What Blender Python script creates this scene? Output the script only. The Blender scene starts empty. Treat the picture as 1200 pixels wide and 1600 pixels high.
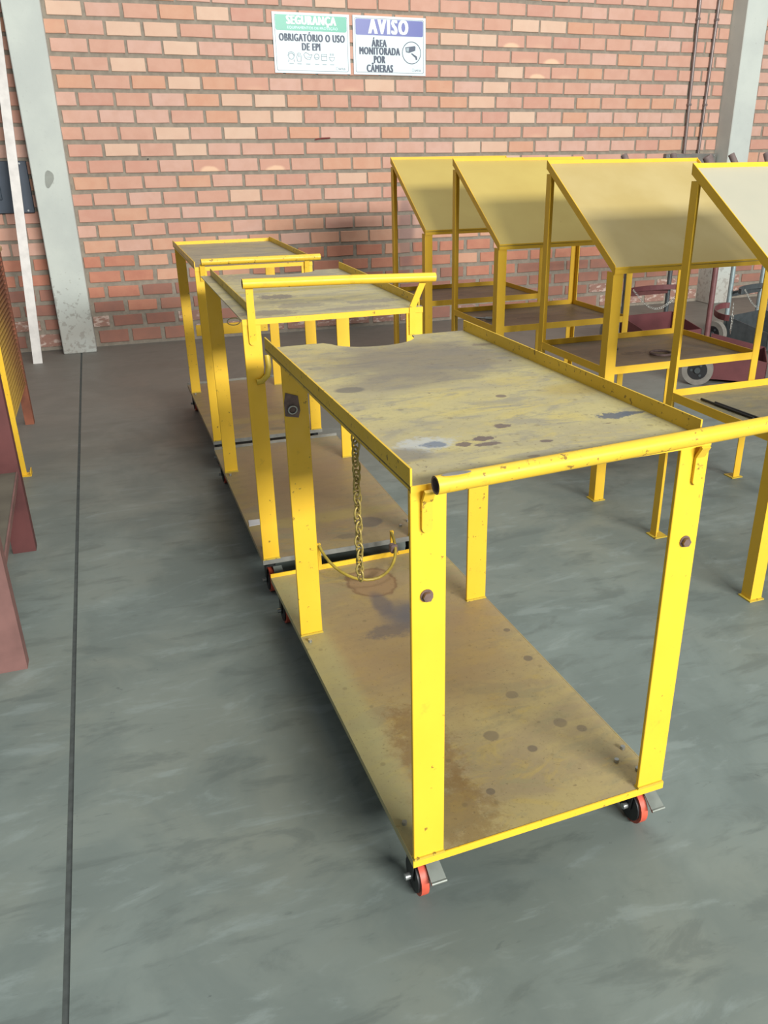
import bpy, bmesh, math, random
from mathutils import Vector, Matrix
random.seed(7)
sc = bpy.context.scene
COL = sc.collection
PI = math.pi

# ------------------------------------------------------------------ camera
cd = bpy.data.cameras.new('camera'); cam = bpy.data.objects.new('camera', cd); COL.objects.link(cam)
R_ = Vector((0.94298069, -0.33275348, -0.00790802)); U_ = Vector((0.14130829, 0.37871225, 0.91466333)); F_ = Vector((0.30136254, 0.86362733, -0.40413916))
M = Matrix((R_, U_, -F_)).transposed().to_4x4(); M.translation = Vector((0, 0, 1.55))
cam.matrix_world = M
cd.sensor_fit = 'HORIZONTAL'; cd.sensor_width = 36.0; cd.lens = 1292.573 / 1200 * 36.0
cd.shift_x = -48.25 / 1200; cd.clip_start = 0.05; cd.clip_end = 200
sc.camera = cam

# ------------------------------------------------------------------ light
sc.view_settings.view_transform = 'Standard'; sc.view_settings.look = 'None'
sc.view_settings.gamma = 1.0; sc.view_settings.use_curve_mapping = False
sc.view_settings.exposure = 0.0
w = bpy.data.worlds.new('world'); sc.world = w; w.use_nodes = True
w.node_tree.nodes['Background'].inputs[0].default_value = (0.86, 0.94, 1.0, 1)
w.node_tree.nodes['Background'].inputs[1].default_value = 0.30

def area(name, loc, target, sx, sy, power, col):
    l = bpy.data.lights.new(name, 'AREA'); l.shape = 'RECTANGLE'; l.size = sx; l.size_y = sy
    l.energy = power; l.color = col
    o = bpy.data.objects.new(name, l); COL.objects.link(o); o.location = loc
    o.rotation_euler = (Vector(target) - Vector(loc)).to_track_quat('-Z', 'Y').to_euler()
    return o
area('skylight_roof', (2.2, 3.4, 7.5), (2.2, 3.4, 0), 3.0, 6.5, 240, (1.0, 0.98, 0.93))      # translucent roof strip overhead
area('daylight_opening', (4.2, -9.5, 5.3), (2.5, 6.0, 1.0), 7.0, 1.5, 3000, (1.0, 0.985, 0.95))  # high openings of the hall behind the viewer

# ------------------------------------------------------------------ colour and materials
def L(r, g, b):
    f = lambda c: (c/255/12.92) if c/255 <= 0.04045 else ((c/255+0.055)/1.055)**2.4
    return (f(r), f(g), f(b), 1.0)

class NT:
    def __init__(s, name):
        s.m = bpy.data.materials.new(name); s.m.use_nodes = True
        s.t = s.m.node_tree; s.n = s.t.nodes; s.l = s.t.links
        s.b = s.n['Principled BSDF']; s.tc = s.n.new('ShaderNodeTexCoord')
    def _set(s, sock, v):
        if isinstance(v, bpy.types.NodeSocket): s.l.new(v, sock)
        else: sock.default_value = v
    def co(s, kind='Object', scale=(1, 1, 1), loc=(0, 0, 0), rot=(0, 0, 0)):
        mp = s.n.new('ShaderNodeMapping'); s.l.new(s.tc.outputs[kind], mp.inputs[0])
        mp.inputs['Scale'].default_value = scale; mp.inputs['Location'].default_value = loc; mp.inputs['Rotation'].default_value = rot
        return mp.outputs[0]
    def world(s, scale=(1, 1, 1)):
        g = s.n.new('ShaderNodeNewGeometry'); mp = s.n.new('ShaderNodeMapping'); s.l.new(g.outputs['Position'], mp.inputs[0])
        mp.inputs['Scale'].default_value = scale; return mp.outputs[0]
    def noise(s, vec, scale, detail=4, rough=0.55, dist=0.0):
        n = s.n.new('ShaderNodeTexNoise'); s.l.new(vec, n.inputs['Vector']); n.inputs['Scale'].default_value = scale
        n.inputs['Detail'].default_value = detail; n.inputs['Roughness'].default_value = rough; n.inputs['Distortion'].default_value = dist
        return n.outputs['Fac']
    def vor(s, vec, scale):
        n = s.n.new('ShaderNodeTexVoronoi'); s.l.new(vec, n.inputs['Vector']); n.inputs['Scale'].default_value = scale
        return n.outputs['Distance']
    def ramp(s, fac, a, b, lo=0.0, hi=1.0):
        r = s.n.new('ShaderNodeMapRange'); r.interpolation_type = 'SMOOTHSTEP'
        s._set(r.inputs[0], fac); r.inputs[1].default_value = a; r.inputs[2].default_value = b
        r.inputs[3].default_value = lo; r.inputs[4].default_value = hi
        return r.outputs[0]
    def mix(s, fac, a, b, mode='MIX'):
        m = s.n.new('ShaderNodeMix'); m.data_type = 'RGBA'; m.blend_type = mode
        s._set(m.inputs['Factor'], fac)
        s._set(m.inputs['A'], a); s._set(m.inputs['B'], b)
        return m.outputs['Result']
    def math(s, op, a, b=0.0):
        m = s.n.new('ShaderNodeMath'); m.operation = op; s._set(m.inputs[0], a); s._set(m.inputs[1], b); return m.outputs[0]
    def blob(s, vec, wob, c, r, soft=0.35, hard=0.0):
        """mask of one stain, 1 inside, with a wobbly edge"""
        mp = s.n.new('ShaderNodeMapping'); s.l.new(vec, mp.inputs[0]); mp.vector_type = 'POINT'
        mp.inputs['Scale'].default_value = (1/r[0], 1/r[1], 0.0); mp.inputs['Location'].default_value = (-c[0]/r[0], -c[1]/r[1], 0)
        ln = s.n.new('ShaderNodeVectorMath'); ln.operation = 'LENGTH'; s.l.new(mp.outputs[0], ln.inputs[0])
        d = s.math('ADD', ln.outputs['Value'], wob)
        return s.ramp(d, 1.0+soft*0.5, 1.0-soft*0.5)
    def bump(s, h, strength=0.2, dist=0.01):
        b = s.n.new('ShaderNodeBump'); b.inputs['Strength'].default_value = strength; b.inputs['Distance'].default_value = dist
        s.l.new(h, b.inputs['Height']); s.l.new(b.outputs[0], s.b.inputs['Normal'])
    def out(s, col, rough=0.5, metal=0.0, spec=0.5):
        s._set(s.b.inputs['Base Color'], col); s._set(s.b.inputs['Roughness'], rough)
        s.b.inputs['Metallic'].default_value = metal; s.b.inputs['Specular IOR Level'].default_value = spec
        return s.m

def plain(name, col, rough=0.5, metal=0.0, var=0.12, scale=20):
    t = NT(name); v = t.noise(t.co(), scale, 3)
    dark = tuple(c*(1-var*2.2) for c in col[:3])+(1,)
    return t.out(t.mix(t.ramp(v, 0.3, 0.75), col, dark), rough, metal)

def paint(name, col, chip=0.66, wear=0.5):
    t = NT(name); v = t.co()
    big = t.noise(v, 5, 4); fine = t.noise(v, 55, 5, 0.65); mid = t.noise(v, 16, 5, 0.7)
    c = t.mix(t.ramp(big, 0.35, 0.75, 0, 0.35), col, tuple(x*y for x, y in zip(col[:3], (0.86, 0.80, 0.6)))+(1,))
    c = t.mix(t.ramp(mid, 0.60, 0.74, 0, wear), c, L(178, 140, 50))
    c = t.mix(t.ramp(fine, chip, chip+0.05, 0, 0.8), c, L(105, 80, 45))
    t.bump(fine, 0.12, 0.002)
    return t.out(c, t.ramp(mid, 0.3, 0.7, 0.36, 0.5), 0.0, 0.4)

YEL = paint('yellow_paint_bright', L(235, 190, 50), 0.64, 0.4)
YELW = paint('yellow_paint_worn', L(222, 184, 54), 0.60, 0.6)
YELS = paint('yellow_paint_stand', L(226, 182, 50), 0.69, 0.3)
YELD = paint('yellow_paint_dirty', L(196, 170, 60), 0.62, 0.7)

def deck(name, base, alt, grey, blobs=(), chip=0.68, specks=0.6, streak=True):
    """worn painted sheet: yellow film, grey abrasion, chips to the steel, listed stains"""
    t = NT(name); v = t.co()
    vs = t.co(scale=(0.7, 1.7, 1), rot=(0, 0, 0.25))
    big = t.noise(vs, 3.2, 7, 0.62, 0.4); mid = t.noise(vs, 10, 8, 0.72, 0.5); fine = t.noise(v, 110, 4, 0.7); grain = t.noise(v, 40, 8, 0.8, 0.6)
    yl = t.noise(t.co(scale=(1, 1.6, 1), loc=(5, 2, 0)), 6, 8, 0.7, 0.6)
    c = t.mix(t.ramp(big, 0.40, 0.62), base, alt)
    c = t.mix(t.ramp(yl, 0.50, 0.62, 0, 0.5), c, tuple(x*y for x, y in zip(base[:3], (1.12, 1.04, 0.66)))+(1,))
    c = t.mix(t.ramp(mid, 0.50, 0.62, 0, 0.8), c, grey)
    c = t.mix(t.ramp(grain, 0.50, 0.68, 0, 0.5), c, tuple(x*0.62 for x in base[:3])+(1,))
    c = t.mix(t.ramp(grain, 0.42, 0.30, 0, 0.4), c, tuple(min(1, x*1.3) for x in base[:3])+(1,))
    wob = t.math('MULTIPLY', t.math('SUBTRACT', t.noise(v, 28, 6, 0.75), 0.5), 3.0)
    wob2 = t.math('MULTIPLY', t.math('SUBTRACT', t.noise(v, 13, 4, 0.6), 0.5), 0.7)
    for (cx, cy, rx, ry, col, a, soft, rough) in blobs:
        m = t.blob(v, wob if rough else wob2, (cx, cy), (rx, ry), soft)
        c = t.mix(t.math('MULTIPLY', m, a), c, col)
    ch = t.noise(t.co(scale=(0.8, 1.3, 1), loc=(3, 7, 0)), 21, 8, 0.68, 0.4)
    c = t.mix(t.ramp(ch, chip, chip+0.03, 0, 0.85), c, L(92, 80, 72))
    vo = t.vor(t.co(loc=(1.3, 0.4, 0)), 15)
    c = t.mix(t.ramp(vo, 0.13, 0.07, 0, specks*0.55), c, L(88, 76, 58))
    c = t.mix(t.ramp(fine, 0.60, 0.70, 0, specks), c, L(96, 82, 58))
    if streak:
        st = t.noise(t.co(scale=(9, 120, 1), rot=(0, 0, 0.6)), 1.0, 4, 0.7)
        c = t.mix(t.ramp(st, 0.70, 0.76, 0, 0.25), c, L(206, 196, 150))
    t.bump(grain, 0.08, 0.004)
    return t.out(c, t.ramp(mid, 0.3, 0.8, 0.42, 0.56), 0.0, 0.45)

DK = L(100, 88, 84); GR = L(126, 122, 108); BL = L(84, 92, 104); RU = L(132, 92, 58)
TOP1 = deck('worn_deck_top', L(180, 170, 120), L(162, 154, 120), L(144, 139, 120), [
    (0.38, 0.86, 0.27, 0.20, L(108, 104, 98), 0.78, 0.9, 0), (0.25, 0.66, 0.17, 0.08, L(116, 110, 100), 0.6, 0.8, 0),
    (0.089, 0.63, 0.035, 0.025, L(98, 96, 90), 0.8, 0.4, 0), (0.555, 0.207, 0.040, 0.022, BL, 0.9, 0.08, 1), (0.60, 0.208, 0.03, 0.008, BL, 0.9, 0.1, 1),
    (0.18, 0.165, 0.018, 0.013, DK, 0.9, 0.1, 1), (0.222, 0.178, 0.03, 0.013, DK, 0.95, 0.1, 1), (0.30, 0.236, 0.022, 0.013, DK, 0.9, 0.1, 1),
    (0.222, 0.147, 0.03, 0.009, DK, 0.9, 0.1, 1), (0.334, 0.118, 0.012, 0.007, DK, 0.9, 0.1, 1), (0.27, 0.051, 0.013, 0.006, DK, 0.9, 0.2, 0),
    (0.105, 0.196, 0.055, 0.035, L(176, 184, 190), 0.65, 0.7, 1), (0.12, 0.185, 0.025, 0.016, L(92, 106, 124), 0.8, 0.5, 1), (0.045, 0.15, 0.05, 0.04, L(112, 110, 104), 0.7, 0.6, 0),
    (0.40, 0.44, 0.013, 0.012, DK, 0.8, 0.2, 0), (0.71, 1.15, 0.04, 0.01, DK, 0.6, 0.3, 1), (0.60, 0.43, 0.09, 0.05, L(160, 138, 60), 0.5, 0.8, 0),
    (0.35, -0.01, 0.5, 0.06, L(128, 120, 84), 0.8, 0.8, 0), (0.60, 0.95, 0.03, 0.015, DK, 0.6, 0.3, 1), (0.66, 0.7, 0.03, 0.4, L(168, 146, 62), 0.6, 0.9, 0)], 0.655, 0.6)
sp = lambda x, y, r=0.012, a=0.75: (x, y, r, r*1.0, L(104, 94, 80), a, 0.3, 0)
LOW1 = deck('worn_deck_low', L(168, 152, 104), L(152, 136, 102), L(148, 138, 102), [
    (0.32, 0.80, 0.30, 0.36, L(148, 122, 88), 0.6, 0.9, 0), (0.318, 1.205, 0.088, 0.105, L(118, 88, 64), 0.75, 0.12, 0), (0.318, 1.205, 0.078, 0.094, L(152, 126, 92), 0.97, 0.15, 0),
    (0.37, 0.95, 0.085, 0.085, L(82, 86, 98), 0.8, 1.1, 0), (0.30, 1.05, 0.03, 0.08, L(92, 88, 94), 0.7, 0.8, 0), (0.27, 0.88, 0.07, 0.035, L(100, 92, 90), 0.7, 0.8, 1),
    (0.16, 0.33, 0.07, 0.16, L(126, 96, 58), 0.6, 0.8, 1), (0.14, 0.10, 0.09, 0.10, L(124, 98, 56), 0.55, 0.7, 1),
    sp(0.336, 0.306, 0.02, 0.6), sp(0.529, 0.284, 0.019, 0.55), sp(0.569, 0.244, 0.014, 0.6), sp(0.468, 0.441, 0.017, 0.5), sp(0.244, 0.125, 0.011),
    sp(0.611, 0.747, 0.011), sp(0.596, 0.583, 0.013), sp(0.41, 0.222, 0.013), (0.02, 0.7, 0.06, 0.9, L(166, 162, 116), 0.6, 0.9, 0)], 0.73, 0.55)
TOP2 = deck('worn_deck_second', L(184, 176, 130), L(168, 162, 126), L(150, 146, 128), [
    (0.20, 0.41, 0.07, 0.05, L(112, 108, 102), 0.85, 0.25, 1), (0.24, 0.20, 0.09, 0.05, L(128, 124, 112), 0.7, 0.4, 1), (0.5, 0.18, 0.10, 0.035, L(130, 126, 116), 0.75, 0.3, 1),
    (0.42, 0.07, 0.12, 0.04, L(136, 130, 116), 0.7, 0.4, 1), (0.10, 0.09, 0.10, 0.05, L(122, 118, 106), 0.8, 0.4, 1), (0.3, 0.56, 0.3, 0.03, L(160, 150, 76), 0.6, 0.5, 1),
    (0.35, 0.98, 0.3, 0.15, L(128, 124, 116), 0.6, 0.6, 1)], 0.72, 0.3)
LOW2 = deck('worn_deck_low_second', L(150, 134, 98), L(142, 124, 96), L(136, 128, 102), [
    (0.46, 0.187, 0.06, 0.05, L(98, 92, 84), 0.85, 0.25, 0), (0.30, 0.8, 0.25, 0.5, L(144, 120, 94), 0.7, 0.9, 0), (0.35, 0.09, 0.06, 0.02, L(112, 104, 88), 0.7, 0.4, 1),
    (0.3, 0.3, 0.35, 0.05, L(164, 148, 86), 0.5, 0.8, 0)], 0.76, 0.3)
TOP3 = deck('worn_deck_third', L(156, 148, 122), L(142, 136, 118), L(130, 126, 114), [], 0.74, 0.3)
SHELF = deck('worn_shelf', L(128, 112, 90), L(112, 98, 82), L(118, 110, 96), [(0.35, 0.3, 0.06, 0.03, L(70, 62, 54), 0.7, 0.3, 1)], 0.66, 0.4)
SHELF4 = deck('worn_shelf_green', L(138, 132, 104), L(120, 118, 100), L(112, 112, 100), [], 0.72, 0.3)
STEEL = plain('worn_grey_steel', L(150, 150, 142), 0.45, 0.3)

def panel_mat(name, a, b, rough):
    t = NT(name); v = t.co(); n = t.noise(v, 2.5, 4); f = t.noise(v, 30, 5, 0.7)
    c = t.mix(t.ramp(n, 0.3, 0.7), a, b); c = t.mix(t.ramp(f, 0.68, 0.74, 0, 0.5), c, L(140, 120, 60))
    return t.out(c, rough, 0.0, 0.5)
PAN = [panel_mat('desk_panel_gold', L(186, 166, 92), L(178, 156, 84), 0.45), panel_mat('desk_panel_sand', L(182, 164, 112), L(172, 152, 96), 0.45),
       panel_mat('desk_panel_glare', L(166, 164, 146), L(174, 170, 150), 0.42)]  # last one: greyed paler, glare on the nearest panel painted into its colour
RUST = plain('brown_rust', L(122, 102, 98), 0.7, 0.0, 0.2, 40)
BOLT = plain('bolt_steel', L(126, 104, 96), 0.55, 0.4, 0.15, 60)
ZINC = plain('zinc_plate', L(176, 180, 178), 0.35, 0.7, 0.1, 60)
CHAINY = plain('chain_olive', L(188, 166, 92), 0.45, 0.3, 0.2, 90)
RODY = plain('rod_olive', L(178, 156, 60), 0.45, 0.1, 0.25, 14)
BLACK = plain('dark_caster_steel', L(40, 42, 42), 0.5, 0.3)
PEDAL = plain('pedal_grey', L(128, 134, 126), 0.4, 0.3, 0.1)
TYRE = plain('orange_red_tyre', L(206, 88, 64), 0.5)
HUB = plain('black_hub', L(34, 34, 36), 0.5)
MAROON = plain('maroon_paint', L(100, 54, 52), 0.6, 0.0, 0.15, 8)
MAROONL = plain('maroon_dusty', L(128, 92, 86), 0.7, 0.0, 0.15, 8)
CARTRED = plain('cart_maroon', L(102, 54, 56), 0.55, 0.0, 0.12, 7)
CARTUP = plain('cart_upright_maroon', L(112, 72, 72), 0.5)
CARTGREY = plain('cart_grey_steel', L(82, 88, 90), 0.45, 0.3)
CARTBLUE = plain('cart_pale_pipe', L(150, 166, 168), 0.4, 0.3)
GRIP = plain('rubber_grip', L(120, 104, 100), 0.7)
TYREG = plain('grey_tyre', L(126, 122, 114), 0.8)
CHAINZ = plain('chain_zinc', L(190, 190, 182), 0.35, 0.6)
BROWNP = plain('brown_post', L(140, 82, 58), 0.7, 0.0, 0.2, 9)
BEIGE = plain('beige_cap', L(176, 150, 104), 0.6)
PALEBLUE = plain('pale_blue_sheet', L(168, 200, 210), 0.5)
PAPER = plain('white_paper', L(206, 206, 206), 0.8, 0.0, 0.04)
PLASTIC = plain('crumpled_plastic', L(214, 212, 212), 0.35, 0.0, 0.06)
BOXM = plain('dark_blue_cover', L(66, 76, 88), 0.5, 0.2, 0.08, 6)
PIPEM = plain('conduit_steel', L(134, 122, 118), 0.4, 0.4, 0.1, 9)
ORANGE = plain('orange_hose', L(196, 92, 60), 0.5)
WIRE = plain('pale_wire', L(214, 200, 150), 0.5)

def louvre_mat():
    t = NT('louvre_yellow_brown'); v = t.world(); n = t.noise(v, 7, 5, 0.65)
    sx = t.n.new('ShaderNodeSeparateXYZ'); t.l.new(t.world(), sx.inputs[0])
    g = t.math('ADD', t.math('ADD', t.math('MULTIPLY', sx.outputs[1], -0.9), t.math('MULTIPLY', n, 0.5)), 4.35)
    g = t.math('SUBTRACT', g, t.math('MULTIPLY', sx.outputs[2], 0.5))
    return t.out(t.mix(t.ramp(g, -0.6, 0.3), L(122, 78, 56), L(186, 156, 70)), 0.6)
LOUV = louvre_mat()

def dark_patch(t, c):  # darker upright patch mixed into the brick colour
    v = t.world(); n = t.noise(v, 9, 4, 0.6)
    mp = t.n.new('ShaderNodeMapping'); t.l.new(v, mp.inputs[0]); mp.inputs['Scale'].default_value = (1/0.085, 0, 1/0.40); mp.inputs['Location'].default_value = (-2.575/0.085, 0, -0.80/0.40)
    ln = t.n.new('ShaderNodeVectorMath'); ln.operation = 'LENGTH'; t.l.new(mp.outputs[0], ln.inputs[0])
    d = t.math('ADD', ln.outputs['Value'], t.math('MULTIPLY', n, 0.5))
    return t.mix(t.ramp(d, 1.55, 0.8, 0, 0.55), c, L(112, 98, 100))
# bricks: tones x (upper wall | deeper foot of the wall, light falloff partly painted in)
def brick_mat(name, a, b, pale=None, mode=None):
    t = NT(name); v = t.world(); n = t.noise(v, 9, 4, 0.6); f = t.noise(v, 70, 5, 0.7); s_ = t.noise(v, 1.1, 2)
    g_ = lambda q: tuple(x*0.88+0.12*(0.35*q[0]+0.45*q[1]+0.2*q[2]) for x in q[:3])+(1,)
    a = g_(a); b = g_(b)
    c = t.mix(t.ramp(n, 0.32, 0.7), a, b)
    c = t.mix(t.ramp(f, 0.62, 0.74, 0, 0.35), c, tuple(x*0.7 for x in a[:3])+(1,))
    oi = t.n.new('ShaderNodeObjectInfo'); c = t.mix(t.ramp(oi.outputs['Random'], 0, 1, 0, 0.22), c, L(200, 148, 122))
    c = dark_patch(t, c)
    if mode == 'centre':
        d = t.blob(t.co('Generated', scale=(1, 1, 1), loc=(-0.5, 0, -0.5), rot=(PI/2, 0, 0)), t.math('MULTIPLY', t.math('SUBTRACT', n, 0.5), 0.8), (0, 0), (0.30, 0.42), 0.5)
        c = t.mix(d, c, pale)
    if mode == 'smear':
        d = t.blob(t.co('Generated', loc=(-0.55, 0, -0.15), rot=(PI/2, 0, 0)), t.math('MULTIPLY', t.math('SUBTRACT', n, 0.5), 1.2), (0, 0), (0.26, 0.30), 1.6)
        c = t.mix(t.math('MULTIPLY', d, 0.32), c, pale)
    if mode == 'lime':
        d = t.ramp(t.noise(t.world((1, 1, 2.5)), 12, 5, 0.7), 0.5, 0.62, 0, 0.8); c = t.mix(d, c, pale)
    t.bump(f, 0.15, 0.003)
    return t.out(c, 0.82, 0.0, 0.3)
P_ = L(226, 188, 158)
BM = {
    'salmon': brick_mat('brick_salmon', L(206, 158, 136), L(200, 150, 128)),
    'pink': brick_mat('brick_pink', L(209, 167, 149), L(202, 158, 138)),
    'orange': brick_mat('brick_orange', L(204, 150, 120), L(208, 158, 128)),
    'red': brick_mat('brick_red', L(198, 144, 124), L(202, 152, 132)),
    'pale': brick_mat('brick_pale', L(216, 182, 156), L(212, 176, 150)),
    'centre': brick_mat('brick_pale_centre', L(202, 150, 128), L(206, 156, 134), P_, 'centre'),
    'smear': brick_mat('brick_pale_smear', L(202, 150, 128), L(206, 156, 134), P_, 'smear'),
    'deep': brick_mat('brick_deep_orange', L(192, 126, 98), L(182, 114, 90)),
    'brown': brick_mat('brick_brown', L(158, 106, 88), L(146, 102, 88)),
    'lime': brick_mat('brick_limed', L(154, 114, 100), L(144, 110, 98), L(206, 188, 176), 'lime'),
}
def mortar():
    t = NT('mortar'); v = t.world(); n = t.noise(v, 25, 5); b = t.noise(v, 2, 3)
    c = t.mix(t.ramp(n, 0.3, 0.7), L(152, 142, 128), L(134, 126, 114)); c = t.mix(t.ramp(b, 0.4, 0.7, 0, 0.4), c, L(140, 134, 122))
    t.bump(n, 0.5, 0.006); return t.out(c, 0.9, 0, 0.2)
MORT = mortar()
def concrete(name, a, b, pits):
    t = NT(name); v = t.world(); n = t.noise(v, 2.6, 5); f = t.noise(v, 40, 5, 0.7)
    c = t.mix(t.ramp(n, 0.3, 0.7), a, b); c = t.mix(t.ramp(f, 0.6, 0.75, 0, 0.3), c, L(140, 142, 136))
    sx = t.n.new('ShaderNodeSeparateXYZ'); t.l.new(t.world(), sx.inputs[0])
    p = t.noise(t.world((1, 1, 1)), 24, 6, 0.6, 0.3)
    lo = t.ramp(sx.outputs[2], 0.95, 0.25, 0, 0.17)
    m = t.ramp(t.math('ADD', p, lo), 0.70, 0.76, 0, pits)
    c = t.mix(m, c, L(132, 128, 120))
    foot = t.math('MULTIPLY', t.ramp(sx.outputs[2], 0.5, 0.0, 0, 0.55), t.ramp(n, 0.2, 0.6))
    c = t.mix(foot, c, L(150, 134, 122))
    st = t.blob(t.world((1, 1, 1)), 0.0, (99, 99), (1, 1))
    t.bump(f, 0.2, 0.004); return t.out(c, 0.8, 0, 0.3)
CONC = concrete('column_concrete', L(184, 190, 184), L(196, 202, 194), 0.5)
PATCH = plain('patch_grey', L(150, 154, 146), 0.8, 0, 0.05)

def floor_mat():
    t = NT('floor_concrete'); v = t.world()
    big = t.noise(v, 0.8, 4, 0.55, 0.3); mid = t.noise(v, 2.6, 6, 0.6, 0.5)
    mp = t.n.new('ShaderNodeMapping'); t.l.new(v, mp.inputs[0]); mp.inputs['Rotation'].default_value = (0, 0, -0.65); mp.inputs['Scale'].default_value = (1.0, 3.2, 1)
    st = t.noise(mp.outputs[0], 3.4, 8, 0.66, 0.5); st2 = t.noise(mp.outputs[0], 9.0, 6, 0.7, 0.8)
    f = t.noise(v, 70, 5, 0.7); f2 = t.noise(v, 13, 6, 0.72, 0.3)
    c = t.mix(t.ramp(big, 0.35, 0.65), L(116, 128, 124), L(120, 127, 118))
    c = t.mix(t.ramp(mid, 0.40, 0.62, 0, 0.7), c, L(100, 111, 107))
    c = t.mix(t.ramp(st, 0.54, 0.68, 0, 0.42), c, L(140, 152, 149))
    c = t.mix(t.ramp(st, 0.48, 0.34, 0, 0.55), c, L(90, 99, 95))
    c = t.mix(t.ramp(st2, 0.36, 0.28, 0, 0.5), c, L(84, 92, 90))
    c = t.mix(t.ramp(f2, 0.68, 0.71, 0, 0.55), c, L(78, 84, 82))
    c = t.mix(t.ramp(f, 0.72, 0.77, 0, 0.45), c, L(158, 164, 158))
    sx = t.n.new('ShaderNodeSeparateXYZ'); t.l.new(t.world(), sx.inputs[0])
    far = t.ramp(t.math('ADD', sx.outputs[1], t.math('MULTIPLY', big, 1.5)), 3.6, 6.8, 0, 0.8)
    c = t.mix(far, c, L(112, 105, 97))                 # brown bounce off the brick wall, painted into the far floor colour
    t.bump(st, 0.06, 0.004)
    return t.out(c, t.ramp(mid, 0.3, 0.7, 0.48, 0.62), 0, 0.4)
FLOOR = floor_mat()
GROOVE = plain('joint_filler', L(74, 80, 78), 0.9, 0, 0.15, 30)

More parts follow.
